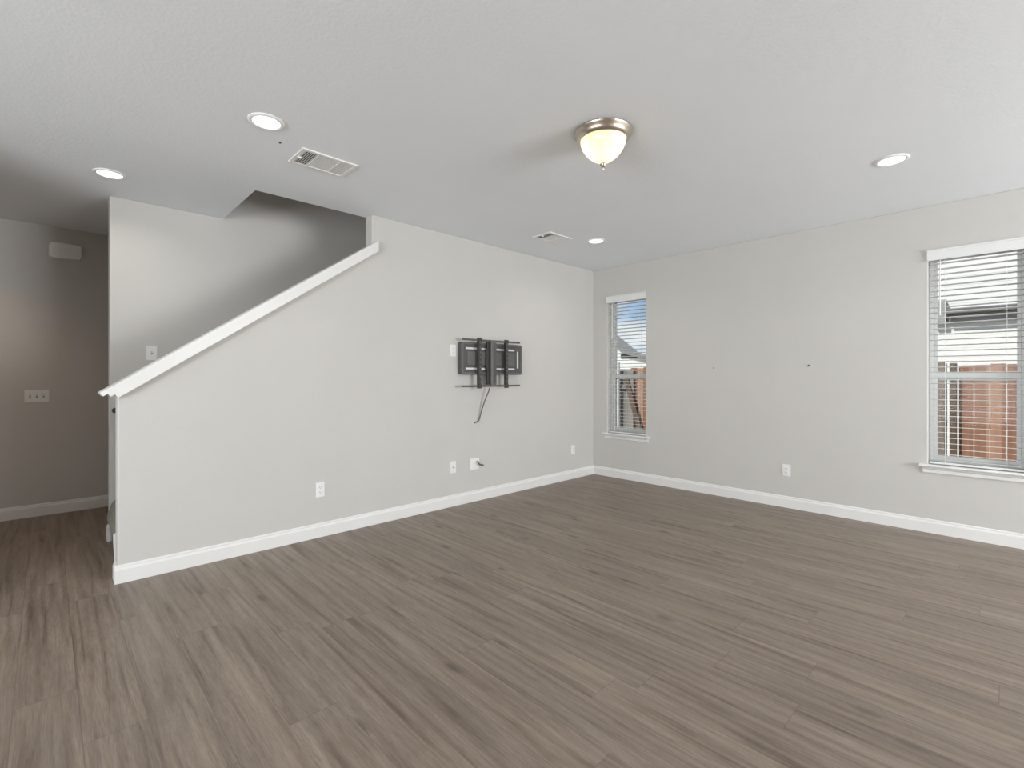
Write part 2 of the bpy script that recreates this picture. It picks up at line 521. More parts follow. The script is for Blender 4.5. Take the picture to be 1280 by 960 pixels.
def baseboard(name, p, q, nrm, extra=0.0):
    """p->q along the wall foot, nrm points into the room; plain board with a stepped top"""
    p, q, n = Vector((*p, 0)), Vector((*q, 0)), Vector((*nrm, 0))
    mb = MB()
    prof = [(0, 0), (0.015, 0), (0.015, 0.084), (0.012, 0.092), (0.009, 0.097), (0.009, 0.106), (0.005, 0.114), (0, 0.114)]
    d = (q - p).normalized()
    rows = [[mb.bm.verts.new(s + n * a + Vector((0, 0, b))) for a, b in prof] for s in (p - d * extra, q + d * extra)]
    A, B = rows
    k = len(prof)
    for i in range(k):
        mb.bm.faces.new((A[i], A[(i + 1) % k], B[(i + 1) % k], B[i]))
    mb.bm.faces.new(A); mb.bm.faces.new(B[::-1])
    return structure(mb.build(name, M['trim']))
baseboard('baseboard_left', (0, YE - 0.015), (0, -0.0), (1, 0))
baseboard('baseboard_knee_end', (-T, YE), (0.0, YE), (0, -1))
baseboard('baseboard_back', (0.0, 0), (XR, 0), (0, -1))
baseboard('baseboard_hall', (XH, -6.23), (XH, -3.4), (1, 0))
baseboard('baseboard_hall_stair', (XF - T, YF), (XF - T, -3.4), (-1, 0))
baseboard('baseboard_stair_end', (XF - T, YF), (XF, YF), (0, -1))
baseboard('baseboard_right', (XR, YB), (XR, 0), (-1, 0))

# sloping cap of the knee wall: stacked mouldings, each stepping out and running further past the end
mb = MB()
ang = math.atan(SL); ca, sa = math.cos(ang), math.sin(ang)
def sp(s, n):   # slope coordinates -> (y, z)
    return (YE + s * ca - n * sa, zcap(YE) + s * sa + n * ca)
S1 = (YJ - YE) / ca
for n0, n1, ov, s0 in ((-0.020, 0.006, 0.0384, -0.014), (0.006, 0.030, 0.0388, -0.040), (0.030, 0.056, 0.0392, -0.068)):
    lo0, lo1 = sp(s0, n0), sp(s0, n1)
    yj = YJ
    def atj(n): # point on slope line n at y = yj
        y0, z0 = sp(0, n); return (yj, z0 + (yj - y0) * SL)
    xin = -T - ov
    if n0 < 0:  # lowest moulding wraps the outside faces only
        mb.prism([lo0, atj(n0), atj(n1), lo1], 0, 0.0, ov)
        mb.prism([lo0, atj(n0), atj(n1), lo1], 0, xin, -T)
        mb.prism([lo0, sp(-0.0005, n0), sp(-0.0005, n1), lo1], 0, -T, 0.0)
    else:
        mb.prism([lo0, atj(n0), atj(n1), lo1], 0, xin, ov)
    e = 0.045
    def ate(n):
        y0, z0 = sp(0, n); return (yj + e, z0 + (yj + e - y0) * SL)
    mb.prism([atj(n0), ate(n0), ate(n1), atj(n1)], 0, 0.0005, ov)
structure(mb.build('trim_1', M['trim'], bevel=0.0004))

# ------------------------------------------------------------------ windows
def make_window(name, W, first):
    x0, x1, z0, z1 = W
    mid = 1.317
    fy0, fy1 = 0.095, 0.155
    root = bpy.data.objects.new(name, None); COL.objects.link(root); root.location = (x0, 0, z0)
    structure(root)
    def B(mb, nm, m, bevel=0.0):
        o = mb.build(nm, m, None, bevel=bevel, origin=(x0, 0, z0)); o.parent = root; o.location = (0, 0, 0); return o
    f = MB().grid([x0, x0 + 0.028, x1 - 0.028, x1], [z0, z0 + 0.03, z1 - 0.03, z1], [(x0 + 0.028, x1 - 0.028, z0 + 0.03, z1 - 0.03)], 1, fy0 - 0.005, fy1 + 0.02)
    B(f, 'window_frame', M['vinyl'], 0.003)
    a, b = x0 + 0.028, x1 - 0.028
    up = MB().grid([a, a + 0.022, b - 0.022, b], [mid - 0.015, mid + 0.02, z1 - 0.055, z1 - 0.03], [(a + 0.022, b - 0.022, mid + 0.02, z1 - 0.055)], 1, 0.128, 0.152)
    B(up, 'upper_sash', M['vinyl'], 0.002)
    lo = MB().grid([a, a + 0.026, b - 0.026, b], [z0 + 0.03, z0 + 0.068, mid - 0.022, mid + 0.022], [(a + 0.026, b - 0.026, z0 + 0.068, mid - 0.022)], 1, 0.098, 0.126)
    B(lo, 'lower_sash', M['vinyl'], 0.002)
    B(MB().box(a + 0.015, b - 0.015, 0.139, 0.143, mid + 0.01, z1 - 0.045), 'upper_pane', M['glass'])
    B(MB().box(a + 0.018, b - 0.018, 0.110, 0.114, z0 + 0.055, mid - 0.012), 'lower_pane', M['glass'])
    sf = MB().grid([a, a + 0.012, b - 0.012, b], [z0 + 0.03, z0 + 0.045, mid - 0.04, mid - 0.016], [(a + 0.012, b - 0.012, z0 + 0.045, mid - 0.04)], 1, 0.154, 0.166)
    B(sf, 'screen_frame', M['vinyl'])
    lk = MB().box((x0 + x1) / 2 - 0.025, (x0 + x1) / 2 + 0.025, 0.105, 0.125, mid + 0.022, mid + 0.034)
    B(lk, 'sash_lock', M['vinyl'], 0.003)
    # stool with a rounded nose and apron moulding
    s = MB().prism([(0.095, z0 - 0.024), (0.095, z0), (-0.034, z0), (-0.042, z0 - 0.005), (-0.045, z0 - 0.012), (-0.042, z0 - 0.019), (-0.034, z0 - 0.024)], 0, x0 + 0.002, x1 - 0.002)
    s.prism([(-0.0005, z0 - 0.024), (-0.0005, z0), (-0.034, z0), (-0.042, z0 - 0.005), (-0.045, z0 - 0.012), (-0.042, z0 - 0.019), (-0.034, z0 - 0.024)], 0, x0 - 0.055, x0 + 0.002)
    s.prism([(-0.0005, z0 - 0.024), (-0.0005, z0), (-0.034, z0), (-0.042, z0 - 0.005), (-0.045, z0 - 0.012), (-0.042, z0 - 0.019), (-0.034, z0 - 0.024)], 0, x1 - 0.002, x1 + 0.055)
    B(s, 'window_sill', M['trim'])
    ap = MB().prism([(0, z0 - 0.024), (-0.024, z0 - 0.024), (-0.022, z0 - 0.034), (-0.012, z0 - 0.044), (-0.012, z0 - 0.068), (-0.008, z0 - 0.074), (0, z0 - 0.074)], 0, x0 - 0.035, x1 + 0.035)
    B(ap, 'apron', M['trim'])
    return root
make_window('window_1', W1, True)
make_window('window_2', W2, False)

def make_blind(W, label, wand_dx):
    x0, x1, z0, z1 = W
    loc = ((x0 + x1) / 2, 0.045, z0)
    root = empty('window_blind', loc, label, 'blind', 'white window blinds')
    w = (x1 - x0) / 2
    h = z1 - z0
    hr = MB().box(-w + 0.004, w - 0.004, -0.022, 0.028, h - 0.045, h - 0.001)
    hr.build('headrail', M['blind'], root, bevel=0.002)
    # valance: moulded board over the head rail, with short returns, standing just proud of the wall
    v = MB().prism([(-0.062, h - 0.068), (-0.050, h - 0.068), (-0.050, h + 0.020), (-0.066, h + 0.020), (-0.066, h + 0.010), (-0.060, h + 0.003), (-0.060, h - 0.056), (-0.064, h - 0.060)], 0, -w - 0.006, w + 0.006)
    v.build('valance', M['blind'], root)
    sl = MB()
    pitch = 0.0455
    n = int((h - 0.085) / pitch)
    for i in range(n):
        z = 0.040 + i * pitch
        a = math.radians(-6)
        rows = []
        for t in (-1, -0.5, 0, 0.5, 1):       # crowned slat
            y = t * 0.024
            zz = z + 0.0020 * (1 - t * t) + y * math.tan(a)
            rows.append([(-w + 0.007, y, zz), (w - 0.007, y, zz)])
        tv = [[sl.bm.verts.new((p[0], p[1], p[2] + 0.0014)) for p in r] for r in rows]
        bv = [[sl.bm.verts.new((p[0], p[1], p[2] - 0.0014)) for p in r] for r in rows]
        for k in range(4):
            sl.bm.faces.new((tv[k][0], tv[k][1], tv[k + 1][1], tv[k + 1][0]))
            sl.bm.faces.new((bv[k][0], bv[k + 1][0], bv[k + 1][1], bv[k][1]))
            sl.bm.faces.new((tv[k][0], tv[k + 1][0], bv[k + 1][0], bv[k][0]))
            sl.bm.faces.new((tv[k][1], bv[k][1], bv[k + 1][1], tv[k + 1][1]))
        sl.bm.faces.new((tv[0][0], bv[0][0], bv[0][1], tv[0][1]))
        sl.bm.faces.new((tv[4][0], tv[4][1], bv[4][1], bv[4][0]))
    sl.build('slats', M['blind'], root)
    MB().box(-w + 0.006, w - 0.006, -0.025, 0.025, 0.002, 0.020).build('bottom_rail', M['blind'], root, bevel=0.003)
    for x in (-w + 0.105, w - 0.105):
        c = MB()
        for y in (-0.0265, 0.0265):
            c.tube([(x, y, 0.015), (x, y, h - 0.045)], 0.0014, 6)
        c.build('ladder_cord', M['blind'], root)
    wd = MB().tube([(-w + wand_dx, -0.034, h - 0.045), (-w + wand_dx, -0.036, h - 0.10), (-w + wand_dx, -0.040, h - 0.53)], [0.0025, 0.004, 0.0045], 8)
    wd.build('tilt_wand', M['plastic'], root, smooth=True)
    return root
make_blind(W1, 'white horizontal blind in the narrow window beside the room corner, sky behind its slats', 0.07)
make_blind(W2, 'white horizontal blind in the window at the right edge, house siding behind its slats', 0.075)

# frames and panes of the unseen openings, added along with the fill lights
def glazed(name, axis, c0, c1, z0, z1, pos, bars):
    root = bpy.data.objects.new(name, None); COL.objects.link(root); structure(root)
    us_ = [c0, c0 + 0.06] ; hs = []
    n = bars
    w_ = (c1 - c0) / n
    edges = [c0]
    for i in range(n):
        a, b = c0 + i * w_ + 0.05, c0 + (i + 1) * w_ - 0.05
        edges += [a, b]; hs.append((a, b, z0 + 0.07, z1 - 0.07))
    edges.append(c1)
    mb = MB().grid(edges, [z0, z0 + 0.07, z1 - 0.07, z1], hs, axis, pos + 0.02, pos + 0.08)
    mb.build('window_frame', M['vinyl'], root)
    g = MB()
    for a, b, c, d in hs:
        if axis == 0: g.box(pos + 0.045, pos + 0.05, a - 0.01, b + 0.01, c - 0.01, d + 0.01)
        else: g.box(a - 0.01, b + 0.01, pos + 0.045, pos + 0.05, c - 0.01, d + 0.01)
    g.build('pane', M['glass'], root)
glazed('added_window_right', 0, R1[0], R1[1], R1[2], R1[3], XR, 3)
glazed('added_door_rear', 1, D1[0], D1[1], D1[2], D1[3], YB - 0.1, 2)
glazed('added_window_rear', 1, R2[0], R2[1], R2[2], R2[3], YB - 0.1, 2)

# ------------------------------------------------------------------ stair
st = empty('staircase', ((XF - T) / 2, -4.95, 0), 'carpeted staircase rising behind the sloping knee wall', 'staircase')
prof = [(-4.935, 0.0), (-4.955, 0.0), (-4.958, 0.10), (-4.972, 0.150), (-4.986, 0.185), (-4.984, 0.215), (-4.972, 0.255), (-4.957, 0.300), (-4.940, 0.325), (-4.91, 0.330), (-4.80, 0.29)]
RISE, RUN = 0.19, 0.273
y = -4.955
zz = RISE
for i in range(1, 15):
    y += RUN
    zz = RISE * (i + 1)
    prof += [(y + 0.022, RISE * i + 0.004), (y + 0.022, zz - 0.05), (y - 0.006, zz - 0.034), (y - 0.012, zz - 0.014), (y - 0.004, zz - 0.002), (y + 0.02, zz)]
prof += [(-0.02, zz), (-0.02, 0.0)]
MB().prism([(a + 4.95, b) for a, b in prof], 0, XF + 0.016 - (XF - T) / 2, -T - 0.016 - (XF - T) / 2).build('carpet', M['carpet'], st)
for xa, xb in ((XF + 0.001, XF + 0.015), (-T - 0.015, -T - 0.001)):
    ya, yb = -4.945, -0.3
    zs = 0.30
    pts = [(YE - 0.012 if xa > -0.5 else -4.950, 0.115), (-4.90, 0.0), (yb, 0.0), (yb, zs + (yb - ya) * SL), (ya, zs)]
    if xa > -0.5: pts = [(YE + 0.001, 0.0), (yb, 0.0), (yb, zs + (yb - ya) * SL), (ya, zs), (YE - 0.012, 0.285), (YE - 0.010, 0.20)]
    MB().prism([(a + 4.95, b) for a, b in pts], 0, xa - (XF - T) / 2, xb - (XF - T) / 2).build('skirtboard', M['trim'], st)
# handrail on the far wall
hy0, hz0 = -4.935, 1.040
hr = empty('handrail', (XF, hy0, hz0), 'dark handrail end on the stair wall, seen in the gap past the knee wall', 'handrail')
MB().tube([(0.012, 0.0, 0.0), (0.05, -0.004, 0.0), (0.065, 0.02, 0.004), (0.065, 0.08, 0.05), (0.065, 3.2, 0.05 + 3.12 * SL)], 0.021, 12).build('rail', M['black'], hr, smooth=True)
for yy in (0.5, 1.6, 2.7):
    z_ = 0.05 + (yy - 0.08) * SL
    MB().tube([(0.002, yy, z_ - 0.06), (0.04, yy, z_ - 0.06), (0.065, yy, z_ - 0.018)], 0.007, 8).build('bracket', M['black'], hr)

# ------------------------------------------------------------------ wall plates (modelled facing +X, at the origin)
def plate_body(mb, w, h, t=0.006):
    mb.prism([(-w / 2, -h / 2), (w / 2, -h / 2), (w / 2, h / 2), (-w / 2, h / 2)], 0, 0.0, t)
def place(o, wall):
    if wall == 'back': o.rotation_euler = (0, 0, -math.pi / 2)     # faces -Y
    return o
def outlet(loc, label, wall='left', slots=True):
    o = empty('outlet', loc, label, 'outlet', 'duplex wall outlets')
    mb = MB(); plate_body(mb, 0.072, 0.118); mb.build('cover_plate', M['plastic'], o, bevel=0.002)
    for dz in (-0.020, 0.020):
        r = MB().prism([(0.017 * math.cos(t) , dz + max(-0.0135, min(0.0135, 0.017 * math.sin(t)))) for t in [2 * math.pi * k / 20 for k in range(20)]], 0, 0.006, 0.009)
        rc = r.build('receptacle', M['plastic'], o)
        s = MB()
        s.box(0.0088, 0.0094, -0.0075, -0.0055, dz - 0.003, dz + 0.006).box(0.0088, 0.0094, 0.0055, 0.0075, dz - 0.002, dz + 0.005)
        s.box(0.0088, 0.0094, -0.002, 0.002, dz - 0.010, dz - 0.006)
        s.build('slots', M['slot'], rc)
    MB().lathe([(0, 0.0078), (0.003, 0.0076), (0.0035, 0.006)], seg=10, axis='X').build('screw', M['plastic'], o)
    return place(o, wall)
outlet((0, -3.721, 0.385), 'white duplex outlet low on the left wall, nearest the end of the knee wall')
outlet((0, -0.447, 0.371), 'white duplex outlet low on the left wall beside the room corner')
outlet((2.363, 0, 0.371), 'white duplex outlet low on the window wall between the two windows', 'back')
# cable plate (no receptacles)
o = empty('cable_plate', (0, -2.371, 0.393), 'white blank-looking wall plate just left of the plate with the dark plug', 'wall plate')
mb = MB(); plate_body(mb, 0.072, 0.118); mb.build('cover_plate', M['plastic'], o, bevel=0.002)
mb = MB().lathe([(0.008, 0.006), (0.008, 0.009), (0.005, 0.009), (0.005, 0.016), (0, 0.016)], seg=14, axis='X'); mb.build('coaxial_jack', M['nickel'], o)
# plate with a plug
o = empty('outlet_with_plug', (0, -2.085, 0.392), 'white two-gang outlet under the television bracket with a dark plug in it', 'outlet')
mb = MB(); plate_body(mb, 0.118, 0.118); mb.build('cover_plate', M['plastic'], o, bevel=0.002)
for dz in (-0.020, 0.020):
    MB().prism([(-0.026 + 0.017 * math.cos(t), dz + max(-0.0135, min(0.0135, 0.017 * math.sin(t)))) for t in [2 * math.pi * k / 20 for k in range(20)]], 0, 0.006, 0.009).build('receptacle', M['plastic'], o)
tag(MB().tube([(0.0055, -2.060, 0.415), (0.03, -2.060, 0.413), (0.035, -2.058, 0.395), (0.04, -2.045, 0.385), (0.075, -2.025, 0.378)], [0.007, 0.007, 0.008, 0.009, 0.010], 8).build('cable_plug', M['cable'], None, smooth=True, origin=(0.006, -2.06, 0.415)),
    'short dark cable plug sticking out of the two-gang plate', 'plug')
# plate half hidden behind the television bracket
outlet((0, -2.372, 1.575), 'white outlet high on the wall at the left edge of the television bracket')

# switches
def switch_plate(loc, gangs, label):
    o = empty('light_switch', loc, label, 'light switch')
    w = 0.072 + 0.046 * (gangs - 1)
    mb = MB(); plate_body(mb, w, 0.118); mb.build('cover_plate', M['plastic'], o, bevel=0.002)
    for g in range(gangs):
        yc = (g - (gangs - 1) / 2) * 0.046
        s = MB().box(0.0058, 0.0066, yc - 0.006, yc + 0.006, -0.0125, 0.0125).build('switch_slot', M['cable'], o)
        MB().box(0.006, 0.019, yc - 0.0045, yc + 0.0045, -0.002, 0.009, Matrix.Rotation(math.radians(-20), 3, 'Y')).build('toggle', M['plastic'], s)
    return o
switch_plate((XH, -5.391, 1.127), 3, 'white three-gang switch plate on the hall wall below the chime box')
switch_plate((XF, -4.697, 1.505), 1, 'white single switch on the stair wall just above the sloping cap')

# door chime
ch = empty('door_chime', (XH, -5.191, 2.514), 'white rounded door chime box high on the hall wall', 'door chime')
w, h, t, r = 0.235, 0.150, 0.055, 0.035
pts = []
for cx, cz, a0 in ((w / 2 - r, h / 2 - r, 0), (-w / 2 + r, h / 2 - r, 90), (-w / 2 + r, -h / 2 + r, 180), (w / 2 - r, -h / 2 + r, 270)):
    for k in range(7):
        a = math.radians(a0 + 15 * k); pts.append((cx + r * math.cos(a), cz + r * math.sin(a)))
MB().prism(pts, 0, 0.006, t).build('chime_cover', M['plastic'], ch, bevel=0.012, segs=4)
MB().prism([(a * 1.03, b * 1.03) for a, b in pts], 0, 0.0, 0.008).build('back_plate', M['plastic'], ch)

# anchors and nails
def nail(name, loc, r, label, axis='Y'):
    prof = [(0, 0.008), (r * 0.7, 0.007), (r, 0.004), (r, 0.0)]
    o = MB().lathe([(a, b) for a, b in prof], seg=12, axis=axis).build(name, M['black'], None, smooth=True)
    o.location = loc
    return tag(o, label, 'screw')
nail('wall_screw', (2.560, 0, 1.417), 0.0095, 'larger dark screw in the window wall, right of the small one')
nail('wall_screw', (1.631, 0, 1.407), 0.006, 'tiny dark screw in the window wall, nearer the corner window')
o = MB().lathe([(0, -0.006), (0.006, -0.005), (0.008, 0.0)], seg=12).build('ceiling_screw', M['black'], None, smooth=True)
o.location = (0.809, -4.299, CEIL)
tag(o, 'tiny dark screw in the ceiling between the near recessed light and the large vent', 'screw')

# ------------------------------------------------------------------ television bracket
tv = empty('television_bracket', (0, -1.88, 1.33), 'dark full-motion television wall bracket, empty, on the left wall', 'television bracket')
def TY(y): return y + 1.88
def TZ(z): return z - 1.33
# wall tray: flanged plate with slots
fx = 0.062
yl, yr, zb, zt = TY(-2.305), TY(-1.448), TZ(1.335), TZ(1.662)
r = 0.03
def rrect(y0, y1, z0, z1, r, n=5):
    out = []
    for cy, cz, a0 in ((y1 - r, z1 - r, 0), (y0 + r, z1 - r, 90), (y0 + r, z0 + r, 180), (y1 - r, z0 + r, 270)):
        for k in range(n):
            a = math.radians(a0 + 90 * k / (n - 1)); out.append((cy + r * math.cos(a), cz + r * math.sin(a)))
    return out
ys = [yl, yl + 0.028, TY(-2.279), TY(-1.925), TY(-1.885), TY(-1.545), TY(-1.525), TY(-1.497), yr]
ys = sorted(set([yl, TY(-2.255), TY(-1.965), TY(-1.945), TY(-1.55), TY(-1.520), TY(-1.490), yr]))
zs_ = [zb, TZ(1.384), TZ(1.403), TZ(1.43), TZ(1.57), TZ(1.592), TZ(1.612), zt]
holes = [(TY(-2.255), TY(-1.55), TZ(1.384), TZ(1.403)), (TY(-2.255), TY(-1.55), TZ(1.592), TZ(1.612)),
         (TY(-1.520), TY(-1.490), TZ(1.403), TZ(1.592)), (TY(-1.965), TY(-1.945), TZ(1.43), TZ(1.57))]
MB().grid(ys, zs_, holes, 0, fx - 0.008, fx).build('face_plate', M['dark_grey'], tv, bevel=0.0015)
for a, b_, c, d in holes:
    MB().box(fx - 0.013, fx - 0.009, a - 0.004, b_ + 0.004, c - 0.004, d + 0.004).build('pale_strip', M['plastic'], tv)  # added pale strips, standing in for the lit wall behind the slots
fl = MB()
fl.box(0.0, fx - 0.008, yl, yl + 0.006, zb, zt).box(0.0, fx - 0.008, yr - 0.006, yr, zb, zt)
fl.box(0.0, fx - 0.008, yl + 0.006, yr - 0.006, zb, zb + 0.006).box(0.0, fx - 0.008, yl + 0.006, yr - 0.006, zt - 0.006, zt)
fl.build('flange', M['dark_grey'], tv)
# rolled outer rim
rim = MB()
A = rrect(yl - 0.004, yr + 0.004, zb - 0.004, zt + 0.004, r)
Bq = rrect(yl + 0.018, yr - 0.018, zb + 0.018, zt - 0.018, r * 0.5)
n = len(A)
f0 = [rim.bm.verts.new((fx - 0.010, *p)) for p in A]; f1 = [rim.bm.verts.new((fx + 0.006, *p)) for p in A]
g1 = [rim.bm.verts.new((fx + 0.006, *p)) for p in Bq]; g0 = [rim.bm.verts.new((fx - 0.001, *p)) for p in Bq]
for i in range(n):
    j = (i + 1) % n
    for a, b in ((f0, f1), (f1, g1), (g1, g0), (g0, f0)):
        rim.bm.faces.new((a[i], a[j], b[j], b[i]))
rim.build('rim', M['mid_grey'], tv, bevel=0.002)
for y0, y1 in ((-2.235, -2.13), (-2.09, -1.985), (-1.88, -1.77), (-1.72, -1.57)):
    MB().prism(rrect(TY(y0), TY(y1), TZ(1.432), TZ(1.568), 0.008), 0, fx - 0.001, fx + 0.006).build('raised_panel', M['mid_grey'], tv, bevel=0.002)
# folded arm in the middle
col = MB().prism(rrect(TY(-1.965), TY(-1.892), TZ(1.205), TZ(1.692), 0.012), 0, 0.098, 0.132)
cm = col.build('center_column', M['mid_grey'], tv, bevel=0.003)
MB().prism(rrect(TY(-1.93), TY(-1.90), TZ(1.24), TZ(1.66), 0.008), 0, 0.132, 0.138).build('column_rib', M['dark_grey'], cm)
arm = MB()
for z in (1.44, 1.535):
    arm.box(0.055, 0.100, TY(-1.99), TY(-1.885), TZ(z), TZ(z + 0.03))
arm.tube([(0.078, TY(-1.985), TZ(1.40)), (0.078, TY(-1.985), TZ(1.60))], 0.013, 14)
arm.box(0.066, 0.098, TY(-1.99), TY(-1.955), TZ(1.225), TZ(1.68))
arm.build('folding_arm', M['black'], tv, bevel=0.003)
# horizontal bars of the screen carrier
for z, d in ((1.687, -0.004), (1.212, 0.004)):
    b = MB().box(0.104, 0.118, TY(-2.335), TY(-1.525), TZ(z - 0.009), TZ(z + 0.009))
    b.box(0.100, 0.104, TY(-2.335), TY(-1.525), TZ(z + 0.004), TZ(z + 0.009))
    b.build('horizontal_bar', M['dark_grey'], tv, bevel=0.002)
# vertical screen arms with hooks and holes
for yc in (-2.110, -1.727):
    v = MB().box(0.118, 0.124, TY(yc - 0.017), TY(yc + 0.013), TZ(1.195), TZ(1.705))
    v.box(0.090, 0.124, TY(yc - 0.021), TY(yc - 0.017), TZ(1.195), TZ(1.705))
    v.box(0.098, 0.126, TY(yc - 0.024), TY(yc + 0.018), TZ(1.672), TZ(1.708))
    v.box(0.098, 0.126, TY(yc - 0.024), TY(yc + 0.018), TZ(1.188), TZ(1.226))
    sv = v.build('screen_arm', M['black'], tv, bevel=0.0015)
    for k in range(9):
        z = 1.26 + k * 0.05
        MB().box(0.1238, 0.1246, TY(yc - 0.007), TY(yc + 0.003), TZ(z - 0.012), TZ(z + 0.012)).build('mounting_slot', M['mid_grey'], sv)
    for z in (1.30, 1.37):
        MB().lathe([(0, 0.010), (0.008, 0.009), (0.010, 0.0)], center=(0.124, TY(yc + 0.004), TZ(z)), seg=12, axis='X').build('bolt', M['mid_grey'], sv, smooth=True)
# loose cable under it
tag(MB().tube([(0.075, -1.945, 1.19), (0.073, -1.950, 1.16), (0.050, -1.985, 1.06), (0.030, -2.015, 0.95), (0.016, -2.032, 0.87), (0.012, -2.042, 0.845), (0.010, -2.062, 0.833), (0.008, -2.095, 0.826)], 0.0065, 8).build('hanging_cable', M['cable'], None, smooth=True, origin=(0.075, -1.945, 1.19)),
    'thin dark cable hanging down from the television bracket with a bent end', 'cable')

# ------------------------------------------------------------------ ceiling fittings
def downlight(loc, label, proto=None, color=(1.0, 0.95, 0.88), power=CAN_POWER, spread=150):
    if proto is not None:
        r = dup(proto, loc, label)
    else:
        r = empty('recessed_light', loc, label, 'recessed light', 'round recessed ceiling lights')
        MB().lathe([(0.073, 0.0), (0.094, 0.0), (0.094, -0.003), (0.088, -0.008), (0.078, -0.009), (0.072, -0.006)], close=True).build('trim_ring', M['reflector'], r, smooth=True)
        MB().lathe([(0.0, -0.003), (0.050, -0.0035), (0.073, -0.003), (0.073, -0.0005), (0.0, -0.0005)]).build('lens', M['lens'], r, smooth=True)
    l = add_light('recessed_lamp', 'AREA', (loc[0], loc[1], loc[2] - 0.014), (loc[0], loc[1], 0), power, color, 0.13, spread=math.radians(spread))
    return r
p = downlight((1.009, -4.438, CEIL), 'lit recessed ceiling light nearest the camera, left of the large vent')
downlight((-0.503, -5.006, CEIL), 'lit recessed ceiling light over the hall entry, in front of the stair wall', p)
downlight((3.376, -1.304, CEIL), 'lit recessed ceiling light at the right, in front of the right window', p)
downlight((0.888, -1.166, CEIL), 'small-looking lit recessed ceiling light far back beside the small vent', p)

def vent(loc, lx, ly, label, nlou):
    """register with three louvre banks along Y"""
    o = empty('ceiling_vent', loc, label, 'air vent')
    b = 0.028
    hx, hy = lx / 2, ly / 2
    third = (ly - 2 * b)
    c1, c2 = -hy + b + third * 0.27, -hy + b + third * 0.72
    MB().grid([-hx, -hx + b, hx - b, hx], [-hy, -hy + b, c1 - 0.005, c1 + 0.005, c2 - 0.005, c2 + 0.005, hy - b, hy],
              [(-hx + b, hx - b, -hy + b, c1 - 0.005), (-hx + b, hx - b, c1 + 0.005, c2 - 0.005), (-hx + b, hx - b, c2 + 0.005, hy - b)], 2, -0.010, 0.0).build('vent_frame', M['plastic'], o, bevel=0.003)
    MB().box(-hx + b - 0.002, hx - b + 0.002, -hy + b - 0.002, hy - b + 0.002, -0.0018, -0.0008).build('duct_opening', M['vent_dark'], o)
    for (a, e, tilt, axis) in ((-hy + b, c1 - 0.005, 48, 'X'), (c1 + 0.005, c2 - 0.005, 8, 'Y'), (c2 + 0.005, hy - b, -10, 'X')):
        lv = MB()
        if axis == 'X':
            k = max(3, int((e - a) / 0.0125))
            for i in range(k):
                yc = a + (i + 0.5) * (e - a) / k
                lv.box(-hx + b, hx - b, yc - 0.0055, yc + 0.0055, -0.0066, -0.0056, Matrix.Rotation(math.radians(tilt * 0.6), 3, 'X'))
        else:
            k = int((lx - 2 * b) / 0.0125)
            for i in range(k):
                xc = -hx + b + (i + 0.5) * (lx - 2 * b) / k
                lv.box(xc - 0.0055, xc + 0.0055, a, e, -0.0066, -0.0056, Matrix.Rotation(math.radians(tilt * 0.6), 3, 'Y'))
        lv.build('louvers', M['plastic'], o)
    MB().box(-0.006, 0.006, -hy + b * 0.55, -hy + b + 0.012, -0.020, -0.008).build('damper_lever', M['plastic'], o)
    return o
vent((0.717, -3.99, CEIL), 0.262, 0.372, 'white three-bank ceiling air vent near the stair opening, the larger-looking one', 9)
vent((0.646, -1.587, CEIL), 0.245, 0.345, 'white ceiling air vent far back beside a recessed light, the smaller-looking one', 8)

# added warm hall fill with a made-up fitting, out of view at the left
downlight((-1.70, -5.95, CEIL), 'added warm hall fill light in a made-up recessed fitting, beyond the left edge', p, (1.0, 0.58, 0.30), 2.2, 110)

# flush dome light
dl = empty('dome_light', (2.254, -2.973, CEIL), 'lit flush dome light with warm alabaster glass and nickel ring, mid ceiling', 'ceiling light')
MB().lathe([(0.0, 0.0), (0.168, 0.0), (0.170, -0.006), (0.166, -0.016), (0.158, -0.022), (0.155, -0.034), (0.147, -0.046), (0.138, -0.050), (0.132, -0.048), (0.132, -0.008), (0.0, -0.008)], seg=64).build('metal_ring', M['nickel'], dl, smooth=True)
bowl = [(.131, -.044), (.131, -.054), (.128, -.068), (.121, -.086), (.109, -.107), (.092, -.129), (.070, -.149), (.046, -.164), (.024, -.174), (.006, -.179)]
MB().lathe(bowl, seg=64).build('glass_bowl', M['alabaster'], dl, smooth=True)
MB().lathe([(0.0, -0.226), (0.006, -0.224), (0.010, -0.215), (0.007, -0.206), (0.013, -0.200), (0.019, -0.190), (0.019, -0.182), (0.012, -0.176), (0.0, -0.175)], seg=24).build('finial', M['nickel'], dl, smooth=True)
for dx, dy in ((-0.055, -0.035), (0.055, 0.035)):
    l = add_light('dome_bulb', 'POINT', (2.254 + dx, -2.973 + dy, CEIL - 0.085), None, DOME_POWER, (1.0, 0.76, 0.46))
    l.data.shadow_soft_size = 0.028

